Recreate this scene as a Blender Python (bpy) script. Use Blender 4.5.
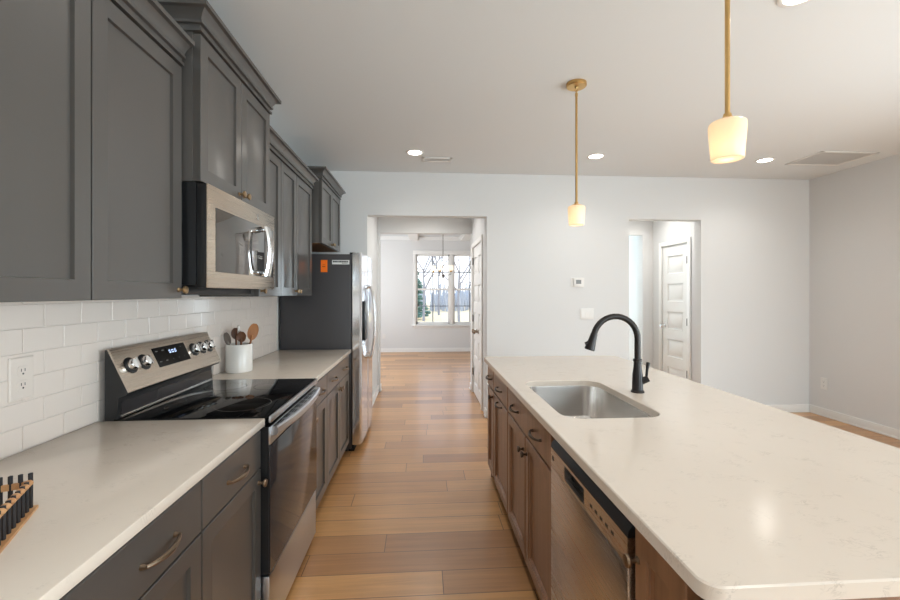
import bpy, bmesh, math, random
from math import pi, sin, cos, radians as R, sqrt
from mathutils import Vector, Matrix
random.seed(7)
S = bpy.context.scene
for o in list(bpy.data.objects): bpy.data.objects.remove(o)
C = S.collection

# ------------------------------------------------------------------ camera
cam = bpy.data.cameras.new('camera'); camo = bpy.data.objects.new('camera', cam); C.objects.link(camo)
cam.sensor_width = 36.0; cam.lens = 421.19 / 900 * 36.0
cam.shift_y = -(300 - 292.79) / 900
cam.clip_start = 0.02; cam.clip_end = 300
camo.location = (0, 0, 1.4068); camo.rotation_euler = (R(90), 0, -R(3.811))
S.camera = camo

# ------------------------------------------------------------------ look, sky, daylight
S.view_settings.view_transform = 'Standard'; S.view_settings.look = 'None'
S.view_settings.gamma = 1; S.view_settings.use_curve_mapping = False
S.view_settings.exposure = 0.25
W = bpy.data.worlds.new('sky'); S.world = W; W.use_nodes = True
wn = W.node_tree; wn.nodes.clear()
wo = wn.nodes.new('ShaderNodeOutputWorld'); wb = wn.nodes.new('ShaderNodeBackground')
wg = wn.nodes.new('ShaderNodeTexCoord'); wsx = wn.nodes.new('ShaderNodeSeparateXYZ'); wr = wn.nodes.new('ShaderNodeValToRGB')
wr.color_ramp.elements[0].position = 0.0; wr.color_ramp.elements[0].color = (0.95, 0.97, 1.0, 1)
wr.color_ramp.elements[1].position = 0.6; wr.color_ramp.elements[1].color = (0.42, 0.62, 0.92, 1)
wn.links.new(wg.outputs['Generated'], wsx.inputs[0]); wn.links.new(wsx.outputs['Z'], wr.inputs[0])
wn.links.new(wr.outputs[0], wb.inputs[0]); wb.inputs[1].default_value = 2.0
wn.links.new(wb.outputs[0], wo.inputs[0])

def area(name, loc, rot, sx, sy, power, col):
    l = bpy.data.lights.new(name, 'AREA'); l.shape = 'RECTANGLE'; l.size = sx; l.size_y = sy
    l.energy = power; l.color = col
    o = bpy.data.objects.new(name, l); C.objects.link(o); o.location = loc; o.rotation_euler = rot
    return o
DAY = (0.77, 0.925, 1.0)
# daylight lamps added out of view; their patio door and windows are invented
area('added_daylight_living', (2.9, -3.96, 1.5), (R(105), 0, 0), 1.7, 1.7, 100, DAY)  # lamp added behind the camera, tilted up to lift the ceiling
area('added_daylight_patio', (4.52, .4, 1.0), (R(83), 0, R(90)), 2.6, 1.8, 118, DAY)  # lamp added in an unseen patio door to light the left cabinets
area('added_daylight_dining_side', (-2.17, 8.1, 1.5), (R(100), 0, R(-90)), 1.8, 1.6, 52, (.9, .95, 1.0))  # lamp added in an unseen side opening to brighten the dining room
area('added_daylight_vestibule', (2.75, 8.9, 1.6), (R(-90), 0, 0), 1.2, 1.4, 80, DAY)  # no window here; lamp added to brighten the small hall
sun = bpy.data.lights.new('sun', 'SUN'); sun.energy = 4.0; sun.color = (1.0, 0.94, 0.84); sun.angle = R(1)
suno = bpy.data.objects.new('sun', sun); C.objects.link(suno); suno.rotation_euler = (R(55), 0, R(150))

# ------------------------------------------------------------------ materials
def _mat(name):
    m = bpy.data.materials.new(name); m.use_nodes = True
    return m, m.node_tree, m.node_tree.nodes['Principled BSDF']
def srgb(r, g, b):
    f = lambda c: (c/255/12.92) if c/255 <= .04045 else ((c/255+.055)/1.055)**2.4
    return (f(r), f(g), f(b), 1)
def plain(name, col, rough=.5, metal=0, spec=.5, coat=0, coat_rough=.1, bump=0, bscale=200, emis=None, estr=0):
    m, t, p = _mat(name)
    p.inputs['Base Color'].default_value = col; p.inputs['Roughness'].default_value = rough
    p.inputs['Metallic'].default_value = metal; p.inputs['Specular IOR Level'].default_value = spec
    p.inputs['Coat Weight'].default_value = coat; p.inputs['Coat Roughness'].default_value = coat_rough
    if emis: p.inputs['Emission Color'].default_value = emis; p.inputs['Emission Strength'].default_value = estr
    if bump:
        g = t.nodes.new('ShaderNodeNewGeometry'); n = t.nodes.new('ShaderNodeTexNoise'); n.inputs['Scale'].default_value = bscale
        b = t.nodes.new('ShaderNodeBump'); b.inputs['Strength'].default_value = bump; b.inputs['Distance'].default_value = .002
        t.links.new(g.outputs['Position'], n.inputs['Vector']); t.links.new(n.outputs['Fac'], b.inputs['Height']); t.links.new(b.outputs[0], p.inputs['Normal'])
    return m
def brushed(name, col, rough, axis):
    """brushed metal, fine streaks along one axis"""
    m, t, p = _mat(name)
    p.inputs['Metallic'].default_value = 1; p.inputs['Base Color'].default_value = col
    g = t.nodes.new('ShaderNodeNewGeometry'); mp = t.nodes.new('ShaderNodeMapping')
    mp.inputs['Scale'].default_value = tuple(1.5 if i == axis else 1400 for i in range(3))
    n = t.nodes.new('ShaderNodeTexNoise'); n.inputs['Scale'].default_value = 1; n.inputs['Detail'].default_value = 2
    mr = t.nodes.new('ShaderNodeMapRange'); mr.inputs['To Min'].default_value = rough - .03; mr.inputs['To Max'].default_value = rough + .04
    b = t.nodes.new('ShaderNodeBump'); b.inputs['Strength'].default_value = .02; b.inputs['Distance'].default_value = .0006
    L = t.links.new
    L(g.outputs['Position'], mp.inputs[0]); L(mp.outputs[0], n.inputs['Vector']); L(n.outputs['Fac'], mr.inputs['Value'])
    L(mr.outputs[0], p.inputs['Roughness']); L(n.outputs['Fac'], b.inputs['Height']); L(b.outputs[0], p.inputs['Normal'])
    return m
def wood(name, c1, c2, axis, rough=.45, scale=1.0, coat=0.0):
    m, t, p = _mat(name); L = t.links.new
    g = t.nodes.new('ShaderNodeNewGeometry'); mp = t.nodes.new('ShaderNodeMapping')
    mp.inputs['Scale'].default_value = tuple((2.0 if i == axis else 26.0) * scale for i in range(3))
    n = t.nodes.new('ShaderNodeTexNoise'); n.inputs['Scale'].default_value = 1; n.inputs['Detail'].default_value = 6; n.inputs['Distortion'].default_value = .6
    r = t.nodes.new('ShaderNodeValToRGB'); r.color_ramp.elements[0].color = c1; r.color_ramp.elements[1].color = c2
    r.color_ramp.elements[0].position = .3; r.color_ramp.elements[1].position = .72
    L(g.outputs['Position'], mp.inputs[0]); L(mp.outputs[0], n.inputs['Vector']); L(n.outputs['Fac'], r.inputs[0]); L(r.outputs[0], p.inputs['Base Color'])
    p.inputs['Roughness'].default_value = rough; p.inputs['Coat Weight'].default_value = coat; p.inputs['Coat Roughness'].default_value = .25
    return m
def quartz():
    m, t, p = _mat('quartz'); L = t.links.new
    g = t.nodes.new('ShaderNodeNewGeometry')
    a = t.nodes.new('ShaderNodeTexNoise'); a.inputs['Scale'].default_value = 2.2; a.inputs['Detail'].default_value = 5
    mp = t.nodes.new('ShaderNodeMapping'); mp.inputs['Rotation'].default_value = (0, 0, .6); mp.inputs['Scale'].default_value = (1, 2.4, 1)
    v = t.nodes.new('ShaderNodeTexNoise'); v.inputs['Scale'].default_value = 20; v.inputs['Detail'].default_value = 6; v.inputs['Roughness'].default_value = .62; v.inputs['Distortion'].default_value = 1.4
    s1 = t.nodes.new('ShaderNodeMath'); s1.operation = 'SUBTRACT'; s1.inputs[1].default_value = .5
    ab = t.nodes.new('ShaderNodeMath'); ab.operation = 'ABSOLUTE'
    vr = t.nodes.new('ShaderNodeMapRange'); vr.inputs['From Min'].default_value = 0; vr.inputs['From Max'].default_value = .03; vr.inputs['To Min'].default_value = 1; vr.inputs['To Max'].default_value = 0
    k = t.nodes.new('ShaderNodeTexNoise'); k.inputs['Scale'].default_value = 16; k.inputs['Detail'].default_value = 3
    kr = t.nodes.new('ShaderNodeMapRange'); kr.inputs['From Min'].default_value = .54; kr.inputs['From Max'].default_value = .68
    mu = t.nodes.new('ShaderNodeMath'); mu.operation = 'MULTIPLY'
    mu2 = t.nodes.new('ShaderNodeMath'); mu2.operation = 'MULTIPLY'; mu2.inputs[1].default_value = .38
    base = t.nodes.new('ShaderNodeMixRGB'); base.inputs[1].default_value = srgb(224, 213, 200); base.inputs[2].default_value = srgb(217, 205, 191)
    mix = t.nodes.new('ShaderNodeMixRGB'); mix.inputs[2].default_value = srgb(158, 146, 134)
    L(g.outputs['Position'], a.inputs['Vector']); L(g.outputs['Position'], mp.inputs[0]); L(mp.outputs[0], v.inputs['Vector']); L(g.outputs['Position'], k.inputs['Vector'])
    L(v.outputs['Fac'], s1.inputs[0]); L(s1.outputs[0], ab.inputs[0]); L(ab.outputs[0], vr.inputs['Value'])
    L(k.outputs['Fac'], kr.inputs['Value']); L(vr.outputs[0], mu.inputs[0]); L(kr.outputs[0], mu.inputs[1]); L(mu.outputs[0], mu2.inputs[0])
    L(a.outputs['Fac'], base.inputs[0]); L(base.outputs[0], mix.inputs[1]); L(mu2.outputs[0], mix.inputs[0]); L(mix.outputs[0], p.inputs['Base Color'])
    p.inputs['Roughness'].default_value = .16; p.inputs['Specular IOR Level'].default_value = .5
    return m
def planks():
    """oak-look vinyl planks running along X: row and plank ids from the position, grain along the plank"""
    m, t, p = _mat('oak_plank_floor'); L = t.links.new
    def math(op, a, b=None, c=None):
        n = t.nodes.new('ShaderNodeMath'); n.operation = op
        for i, x in enumerate((a, b, c)):
            if x is None: continue
            if isinstance(x, (int, float)): n.inputs[i].default_value = x
            else: L(x, n.inputs[i])
        return n.outputs[0]
    g = t.nodes.new('ShaderNodeNewGeometry'); s = t.nodes.new('ShaderNodeSeparateXYZ'); L(g.outputs['Position'], s.inputs[0])
    yr = math('DIVIDE', math('ADD', s.outputs['Y'], 10.108), .1700)
    row = math('FLOOR', yr); fy = math('FRACT', yr)
    wn1 = t.nodes.new('ShaderNodeTexWhiteNoise'); wn1.noise_dimensions = '1D'; L(row, wn1.inputs['W'])
    xr = math('ADD', math('DIVIDE', s.outputs['X'], 1.22), math('MULTIPLY', wn1.outputs['Value'], 7.0))
    col = math('FLOOR', xr); fx = math('FRACT', xr)
    cid = t.nodes.new('ShaderNodeCombineXYZ'); L(row, cid.inputs[0]); L(col, cid.inputs[1])
    wn2 = t.nodes.new('ShaderNodeTexWhiteNoise'); wn2.noise_dimensions = '3D'; L(cid.outputs[0], wn2.inputs['Vector'])
    # grain
    off = math('MULTIPLY', wn2.outputs['Value'], 31.0)
    gv = t.nodes.new('ShaderNodeCombineXYZ'); L(math('ADD', math('MULTIPLY', s.outputs['X'], 1.6), off), gv.inputs[0]); L(math('MULTIPLY', s.outputs['Y'], 30.0), gv.inputs[1]); L(off, gv.inputs[2])
    n = t.nodes.new('ShaderNodeTexNoise'); n.inputs['Scale'].default_value = 1; n.inputs['Detail'].default_value = 7; n.inputs['Roughness'].default_value = .6; n.inputs['Distortion'].default_value = .8
    L(gv.outputs[0], n.inputs['Vector'])
    gr = t.nodes.new('ShaderNodeValToRGB')
    e = gr.color_ramp.elements; e[0].position = .0; e[0].color = srgb(170, 122, 80); e[1].position = 1; e[1].color = srgb(212, 160, 104)
    x = e.new(.35); x.color = srgb(188, 138, 90); x = e.new(.65); x.color = srgb(202, 150, 96)
    L(wn2.outputs['Value'], gr.inputs[0])
    gm = t.nodes.new('ShaderNodeMapRange'); gm.inputs['From Min'].default_value = .3; gm.inputs['From Max'].default_value = .7; gm.inputs['To Min'].default_value = .84; gm.inputs['To Max'].default_value = 1.10
    L(n.outputs['Fac'], gm.inputs['Value'])
    mul = t.nodes.new('ShaderNodeMixRGB'); mul.blend_type = 'MULTIPLY'; mul.inputs[0].default_value = 1
    L(gr.outputs[0], mul.inputs[1]); L(gm.outputs[0], mul.inputs[2])
    # seams
    dy = math('MULTIPLY', math('MINIMUM', fy, math('SUBTRACT', 1.0, fy)), .1700)
    dx = math('MULTIPLY', math('MINIMUM', fx, math('SUBTRACT', 1.0, fx)), 1.22)
    d = math('MINIMUM', dx, dy)
    sm = t.nodes.new('ShaderNodeMapRange'); sm.inputs['From Min'].default_value = .0004; sm.inputs['From Max'].default_value = .003; L(d, sm.inputs['Value'])
    mx = t.nodes.new('ShaderNodeMixRGB'); mx.inputs[1].default_value = srgb(70, 48, 32); L(sm.outputs[0], mx.inputs[0]); L(mul.outputs[0], mx.inputs[2])
    L(mx.outputs[0], p.inputs['Base Color'])
    h = math('ADD', sm.outputs[0], math('MULTIPLY', n.outputs['Fac'], .25))
    b = t.nodes.new('ShaderNodeBump'); b.inputs['Strength'].default_value = .35; b.inputs['Distance'].default_value = .0012; L(h, b.inputs['Height']); L(b.outputs[0], p.inputs['Normal'])
    p.inputs['Roughness'].default_value = .34; p.inputs['Specular IOR Level'].default_value = .8
    p.inputs['Coat Weight'].default_value = .2; p.inputs['Coat Roughness'].default_value = .16
    return m
def pane_glass(name, tint=(1, 1, 1, 1), refl=.12):
    m = bpy.data.materials.new(name); m.use_nodes = True; t = m.node_tree; t.nodes.clear(); L = t.links.new
    o = t.nodes.new('ShaderNodeOutputMaterial'); a = t.nodes.new('ShaderNodeBsdfTransparent'); a.inputs[0].default_value = tint
    gl = t.nodes.new('ShaderNodeBsdfGlossy'); gl.inputs['Roughness'].default_value = .01
    f = t.nodes.new('ShaderNodeFresnel'); f.inputs[0].default_value = 1.45; mx = t.nodes.new('ShaderNodeMixShader')
    L(f.outputs[0], mx.inputs[0]); L(a.outputs[0], mx.inputs[1]); L(gl.outputs[0], mx.inputs[2]); L(mx.outputs[0], o.inputs[0])
    return m
def shade_glass(name, col, e, estr):
    """opal glass that scatters the lamp inside it; a little of the lamp's glow stays in the glass"""
    m, t, p = _mat(name); L = t.links.new
    p.inputs['Base Color'].default_value = col; p.inputs['Roughness'].default_value = .25
    p.inputs['Emission Color'].default_value = e; p.inputs['Emission Strength'].default_value = estr
    tr = t.nodes.new('ShaderNodeBsdfTranslucent'); tr.inputs[0].default_value = col
    mx = t.nodes.new('ShaderNodeMixShader'); mx.inputs[0].default_value = .5
    o = t.nodes['Material Output']; L(p.outputs[0], mx.inputs[1]); L(tr.outputs[0], mx.inputs[2]); L(mx.outputs[0], o.inputs[0])
    return m
M = {}
M['wall'] = plain('wall_paint', srgb(222, 222, 221), .85, spec=.25, bump=.06, bscale=350)
M['ceiling'] = plain('ceiling_paint', srgb(228, 231, 232), .9, spec=.2, bump=.06, bscale=250)
M['trim'] = plain('trim_paint', srgb(238, 237, 234), .4)
M['floor'] = planks()
M['quartz'] = quartz()
M['grey'] = plain('grey_cabinet_paint', srgb(79, 76, 73), .30, spec=.5, coat=.3, coat_rough=.18, bump=.03, bscale=120)
M['brown'] = wood('stained_cabinet_wood', srgb(124, 88, 62), srgb(152, 110, 80), 2, .36, 1.0, .2)
M['steel'] = brushed('brushed_steel', (.62, .59, .56, 1), .27, 1)
M['steel_warm_reflect'] = brushed('brushed_steel_warm_reflect', (.66, .58, .49, 1), .27, 1)  # warm reflections of the room put into the steel colour
M['steel_cool_reflect'] = brushed('brushed_steel_cool_reflect', (.60, .63, .67, 1), .3, 1)  # same steel, tinted bluish to offset the orange floor reflection
M['steel_v'] = brushed('brushed_steel_vertical', (.74, .75, .77, 1), .12, 2)
M['steel_sink'] = plain('sink_steel', (.64, .61, .58, 1), .24, 1)
M['chrome'] = plain('chrome', (.8, .8, .8, 1), .08, 1)
M['black'] = plain('black_enamel', srgb(28, 29, 31), .35)
M['side'] = plain('dark_textured_side', srgb(62, 60, 62), .45, bump=.05, bscale=500)
M['rubber'] = plain('black_gap', srgb(14, 14, 14), .7)
M['blackglass'] = plain('black_glass', srgb(12, 12, 13), .05, spec=.22)
M['ovenglass'] = plain('oven_glass', srgb(52, 49, 50), .09, spec=.5)
M['micglass'] = plain('microwave_glass', srgb(58, 52, 46), .05, metal=.35, spec=1.0, coat=1.0, coat_rough=.02)
M['brass'] = plain('brushed_brass', (.62, .40, .16, 1), .28, 1)
M['abrass'] = plain('antique_brass', (.27, .20, .14, 1), .32, 1)
M['kbrass'] = plain('aged_brass_knob', (.42, .29, .16, 1), .3, 1)
M['bronze'] = plain('dark_bronze', (.09, .065, .05, 1), .35, 1)
M['faucet'] = plain('oil_rubbed_bronze', (.018, .015, .014, 1), .34, .4)
M['ceramic'] = plain('white_ceramic', srgb(228, 224, 218), .25, coat=.3)
M['tile'] = plain('white_gloss_tile', srgb(229, 218, 209), .18, spec=.4)
M['grout'] = plain('grout', srgb(224, 214, 206), .9)
M['ivory'] = plain('ivory_plastic', srgb(226, 216, 207), .4)
M['plastic'] = plain('white_plastic', srgb(232, 230, 226), .4)
M['slot'] = plain('dark_slot', srgb(60, 58, 56), .6)
M['lightwood'] = wood('light_wood', srgb(178, 128, 84), srgb(205, 160, 112), 1, .5)
M['spoonwood'] = wood('spoon_wood', srgb(142, 88, 48), srgb(176, 120, 72), 2, .5)
M['darkspoon'] = wood('dark_spoon_wood', srgb(84, 50, 30), srgb(112, 70, 42), 2, .5)
M['blackwood'] = plain('black_painted_wood', srgb(30, 30, 34), .45)
M['orange'] = plain('orange_label', srgb(255, 120, 10), .6)
M['paper'] = plain('white_label', srgb(232, 232, 228), .6)
M['ink'] = plain('black_ink', srgb(60, 60, 62), .7)
M['shade'] = shade_glass('opal_pendant_glass', srgb(232, 222, 206), (1.0, .78, .52, 1), .20)
M['bulb'] = plain('lit_bulb', (1, 1, 1, 1), .5, emis=(1, .86, .66, 1), estr=6)
M['candisc'] = plain('downlight_lens', (1, 1, 1, 1), .5, emis=(1, .95, .87, 1), estr=14)
M['chshade'] = shade_glass('white_chandelier_glass', srgb(250, 246, 240), (1, .93, .82, 1), .55)
M['digit'] = plain('display_digits', (0, 0, 0, 1), .5, emis=(.5, .65, 1, 1), estr=2.0)
M['pane'] = pane_glass('window_glass')
M['screen'] = plain('grey_lcd', srgb(120, 122, 122), .3)
M['grass'] = plain('dry_grass', srgb(206, 186, 150), .95, bump=.2, bscale=3)
M['bark'] = plain('grey_bark', srgb(156, 154, 158), .9)
M['thicket'] = plain('far_thicket', srgb(186, 188, 194), .95)
M['evergreen'] = plain('evergreen_needles', srgb(88, 120, 108), .9)
M['underside'] = plain('raw_cabinet_underside', srgb(150, 104, 66), .6)

# ------------------------------------------------------------------ mesh builder
class B:
    def __init__(s): s.bm = bmesh.new()
    def _faces(s, vs, fs):
        v = [s.bm.verts.new(p) for p in vs]
        for f in fs:
            try: s.bm.faces.new([v[i] for i in f])
            except ValueError: pass
        return v
    def box(s, x0, x1, y0, y1, z0, z1, bev=0):
        if x0 > x1: x0, x1 = x1, x0
        if y0 > y1: y0, y1 = y1, y0
        if z0 > z1: z0, z1 = z1, z0
        vs = [(x, y, z) for x in (x0, x1) for y in (y0, y1) for z in (z0, z1)]
        fs = [(0,1,3,2),(4,6,7,5),(0,4,5,1),(2,3,7,6),(0,2,6,4),(1,5,7,3)]
        if not bev: s._faces(vs, fs); return s
        t = bmesh.new(); v = [t.verts.new(p) for p in vs]
        for f in fs: t.faces.new([v[i] for i in f])
        bmesh.ops.bevel(t, geom=list(t.edges), offset=bev, segments=2, profile=.5, affect='EDGES')
        t.verts.index_update()
        s._faces([tuple(q.co) for q in t.verts], [[q.index for q in f.verts] for f in t.faces]); t.free(); return s
    def rings(s, loops, closed_start=True, closed_end=True):
        """bridge a list of equal-length point loops"""
        n = len(loops[0]); vs = [p for l in loops for p in l]; fs = []
        for i in range(len(loops) - 1):
            for j in range(n):
                k = (j + 1) % n
                fs.append((i*n+j, i*n+k, (i+1)*n+k, (i+1)*n+j))
        if closed_start: fs.append(tuple(range(n))[::-1])
        if closed_end: fs.append(tuple((len(loops)-1)*n + j for j in range(n)))
        s._faces(vs, fs); return s
    def front(s, x, n, y0, y1, z0, z1, steps, th=.0302):
        """a door or drawer front in a plane of constant X facing n; steps = [(inset, depth below front)]"""
        loops = []
        for ins, d in [(0, th)] + steps:
            a, b, c, e = y0+ins, y1-ins, z0+ins, z1-ins
            loops.append([(x-n*d, a, c), (x-n*d, b, c), (x-n*d, b, e), (x-n*d, a, e)])
        return s.rings(loops)
    def tube(s, pts, r, seg=10, caps=True, flat=None):
        pts = [Vector(p) for p in pts]; n = len(pts)
        rr = r if isinstance(r, (list, tuple)) else [r]*n
        loops = []; up = None
        for i, p in enumerate(pts):
            d = (pts[min(i+1, n-1)] - pts[max(i-1, 0)]).normalized()
            if up is None:
                up = Vector((0, 0, 1)) if abs(d.z) < .9 else Vector((1, 0, 0))
            u = (up - d*up.dot(d)).normalized(); w = d.cross(u); up = u
            loops.append([tuple(p + rr[i]*(cos(2*pi*k/seg)*u + sin(2*pi*k/seg)*w)) for k in range(seg)])
        return s.rings(loops, caps, caps)
    def cyl(s, p0, p1, r0, r1=None, seg=20): return s.tube([p0, p1], [r0, r0 if r1 is None else r1], seg)
    def lathe(s, c, prof, axis=(0, 0, 1), seg=28, caps=True):
        a = Vector(axis).normalized(); u = a.orthogonal().normalized(); w = a.cross(u); c = Vector(c)
        loops = [[tuple(c + a*h + r*(cos(2*pi*k/seg)*u + sin(2*pi*k/seg)*w)) for k in range(seg)] for r, h in prof]
        return s.rings(loops, caps, caps)
    def prism_y(s, poly, y0, y1): return s.rings([[(x, y0, z) for x, z in poly], [(x, y1, z) for x, z in poly]])
    def prism_z(s, poly, z0, z1): return s.rings([[(x, y, z0) for x, y in poly], [(x, y, z1) for x, y in poly]])
    def ellipsoid(s, c, rx, ry, rz, mat3=None, seg=16, rings_=10):
        c = Vector(c); mat3 = mat3 or Matrix.Identity(3); loops = []
        for i in range(1, rings_):
            t = pi*i/rings_
            loops.append([tuple(c + mat3 @ Vector((rx*sin(t)*cos(2*pi*k/seg), ry*sin(t)*sin(2*pi*k/seg), rz*cos(t)))) for k in range(seg)])
        return s.rings(loops)
    def build(s, name, mat, parent=None, sharp=35):
        bm = s.bm
        bmesh.ops.recalc_face_normals(bm, faces=bm.faces)
        off = WORLD.get(parent.name, Vector()) if parent else None
        if parent is None:
            lo = Vector((min(v.co.x for v in bm.verts), min(v.co.y for v in bm.verts), min(v.co.z for v in bm.verts)))
            hi = Vector((max(v.co.x for v in bm.verts), max(v.co.y for v in bm.verts), max(v.co.z for v in bm.verts)))
            off = Vector(((lo.x+hi.x)/2, (lo.y+hi.y)/2, lo.z))
        bmesh.ops.translate(bm, verts=bm.verts, vec=-off)
        me = bpy.data.meshes.new(name); bm.to_mesh(me); bm.free()
        me.polygons.foreach_set('use_smooth', [True]*len(me.polygons)); me.set_sharp_from_angle(angle=R(sharp))
        me.materials.append(mat)
        o = bpy.data.objects.new(name, me); C.objects.link(o)
        if parent: o.parent = parent
        else: o.location = off
        WORLD[o.name] = off.copy()
        return o
WORLD = {}
def thing(name, label, cat, loc, group=None):
    o = bpy.data.objects.new(name, None); C.objects.link(o); o.location = loc; o.empty_display_size = .05
    WORLD[o.name] = Vector(loc); return tag(o, label, cat, group)
def tag(o, label, cat, group=None):
    o['label'] = label; o['category'] = cat
    if group: o['group'] = group
    return o
def struct(o): o['kind'] = 'structure'; return o
def copy_tree(o, loc=None, label=None, group=None, parent=None):
    c = o.copy(); C.objects.link(c)
    if parent: c.parent = parent
    if loc is not None: c.location = loc
    if label: c['label'] = label
    if group: c['group'] = group
    for ch in list(o.children): copy_tree(ch, parent=c)
    return c
def rrect(x0, x1, y0, y1, r, seg=8):
    out = []
    for cx, cy, a0 in ((x1-r, y1-r, 0), (x0+r, y1-r, 90), (x0+r, y0+r, 180), (x1-r, y0+r, 270)):
        for k in range(seg+1):
            a = R(a0 + 90*k/seg); out.append((cx + r*cos(a), cy + r*sin(a)))
    return out

# ------------------------------------------------------------------ setting
XW, XR, YB, H = -1.255, 4.575, 4.69, 2.743
YF = -4.0
b = B(); b.box(-3, 6, YF-.2, 10.3, -.1, 0); struct(b.build('floor', M['floor']))
b = B(); b.box(-3, 6, YF-.2, 10.3, H, H+.1); struct(b.build('ceiling', M['ceiling']))
# kitchen back wall with its two openings
AX0, AX1, AZ = -.604, .729, 2.263
VX0, VX1, VZ = 2.373, 3.236, 2.254
b = B()
b.box(XW-.12, AX0, YB, YB+.12, 0, H); b.box(AX0, AX1, YB, YB+.12, AZ, H); b.box(AX1, VX0, YB, YB+.12, 0, H)
b.box(VX0, VX1, YB, YB+.12, VZ, H); b.box(VX1, XR+.12, YB, YB+.12, 0, H)
struct(b.build('wall_back', M['wall']))
b = B(); b.box(XW-.12, XW, YF-.12, YB, 0, H); struct(b.build('wall_left', M['wall']))
b = B(); b.box(XR, XR+.12, YF, -.95, 0, H); b.box(XR, XR+.12, 1.75, YB, 0, H); b.box(XR, XR+.12, -.95, 1.75, 2.15, H)
struct(b.build('wall_right', M['wall']))
b = B(); b.box(XW-.12, 2.0, YF-.12, YF, 0, H); b.box(3.8, XR+.12, YF-.12, YF, 0, H)
for x0, x1 in ((2.0, 3.8),): b.box(x0, x1, YF-.12, YF, 0, .6); b.box(x0, x1, YF-.12, YF, 2.4, H)
struct(b.build('wall_front', M['wall']))
# passage to the dining room
b = B(); b.box(-.75, -.63, YB+.12, 6.05, 0, H); struct(b.build('wall_passage_left', M['wall']))
PX = .725
b = B(); b.box(PX, PX+.12, YB+.12, 5.04, 0, H); b.box(PX, PX+.12, 5.94, 6.05, 0, H); b.box(PX, PX+.12, 5.04, 5.94, 2.04, H); b.box(PX+.12, PX+.14, YB+.12, 6.05, 0, H)
struct(b.build('wall_passage_right', M['wall']))
b = B(); b.box(-2.5, -.60, 6.05, 6.17, 0, H); b.box(.715, 2.32, 6.05, 6.17, 0, H); b.box(-.60, .715, 6.05, 6.17, 2.262, H)
struct(b.build('wall_dining_near', M['wall']))
DY = 10.05
WX0, WX1, WZ0, WZ1 = -.14, 1.55, .66, 2.32
b = B(); b.box(-2.5, WX0, DY, DY+.15, 0, H); b.box(WX1, 2.4, DY, DY+.15, 0, H); b.box(WX0, WX1, DY, DY+.15, 0, WZ0); b.box(WX0, WX1, DY, DY+.15, WZ1, H)
struct(b.build('wall_dining_far', M['wall']))
b = B(); b.box(-2.32, -2.2, 6.17, DY, 0, .7); b.box(-2.32, -2.2, 6.17, DY, 2.3, H); b.box(-2.32, -2.2, 6.17, 7.2, .7, 2.3); b.box(-2.32, -2.2, 9.0, DY, .7, 2.3)
struct(b.build('wall_dining_left', M['wall']))
b = B(); b.box(2.2, 2.32, 4.81, DY, 0, H); struct(b.build('wall_dining_right', M['wall']))
# small hall behind the right opening
HX = 3.4
b = B(); b.box(HX, HX+.12, YB+.12, 5.17, 0, H); b.box(HX, HX+.12, 5.76, 9.0, 0, H); b.box(HX, HX+.12, 5.17, 5.76, 2.055, H); b.box(HX+.12, HX+.14, YB+.12, 6.1, 0, H)
struct(b.build('wall_hall_right', M['wall']))
b = B(); b.box(3.243, HX, 6.0, 6.12, 0, H); b.box(2.32, 3.243, 6.0, 6.12, 2.257, H); struct(b.build('wall_hall_back', M['wall']))
b = B(); b.box(2.32, HX+.12, 9.0, 9.12, 0, H); struct(b.build('wall_hall_far', M['wall']))
# baseboards
def baseboard(name, segs):
    b = B()
    for (x0, y0, x1, y1, nx, ny) in segs:
        t = .014
        b.box(min(x0, x1, x0+nx*t, x1+nx*t), max(x0, x1, x0+nx*t, x1+nx*t), min(y0, y1, y0+ny*t, y1+ny*t), max(y0, y1, y0+ny*t, y1+ny*t), 0, .092, .003)
        t = .022
        b.box(min(x0, x1, x0+nx*t, x1+nx*t), max(x0, x1, x0+nx*t, x1+nx*t), min(y0, y1, y0+ny*t, y1+ny*t), max(y0, y1, y0+ny*t, y1+ny*t), 0, .018, .004)
    return struct(b.build(name, M['trim']))
baseboard('baseboard_back', [(AX1, YB, VX0, YB, 0, -1), (VX1, YB, XR-.014, YB, 0, -1), (AX1, YB, AX1, YB+.12, -1, 0), (AX0, YB, AX0, YB+.12, 1, 0), (VX1, YB, VX1, YB+.12, -1, 0)])
baseboard('baseboard_right', [(XR, 1.76, XR, YB, -1, 0)])
baseboard('baseboard_passage', [(-.63, YB+.12, -.63, 6.05, 1, 0), (-.60, 6.04, -.60, 6.17, 1, 0), (.715, 6.05, .715, 6.17, -1, 0)])
baseboard('baseboard_dining', [(-2.2, DY, 2.2, DY, 0, -1), (2.2, 6.17, 2.2, DY, -1, 0), (-2.2, 6.17, -2.2, DY, 1, 0)])
baseboard('baseboard_hall', [(HX, 5.83, HX, 6.0, -1, 0), (3.243, 6.0, HX, 6.0, 0, -1), (2.32, 9.0, HX, 9.0, 0, -1)])
# dining ceiling beams (coffers)
b = B()
for x in (-1.4, -.19, 1.02, 2.1):
    b.box(x-.095, x+.095, 6.17, DY, 2.65, H-.002); b.box(x-.125, x+.125, 6.17, DY, 2.69, H-.002, .004)
for y in (7.4, 8.7): b.box(-2.2, 2.2, y-.09, y+.09, 2.655, H-.002)
b.box(-2.2, 2.2, DY-.05, DY, 2.66, H-.002)
struct(b.build('trim_1', M['trim']))

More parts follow.
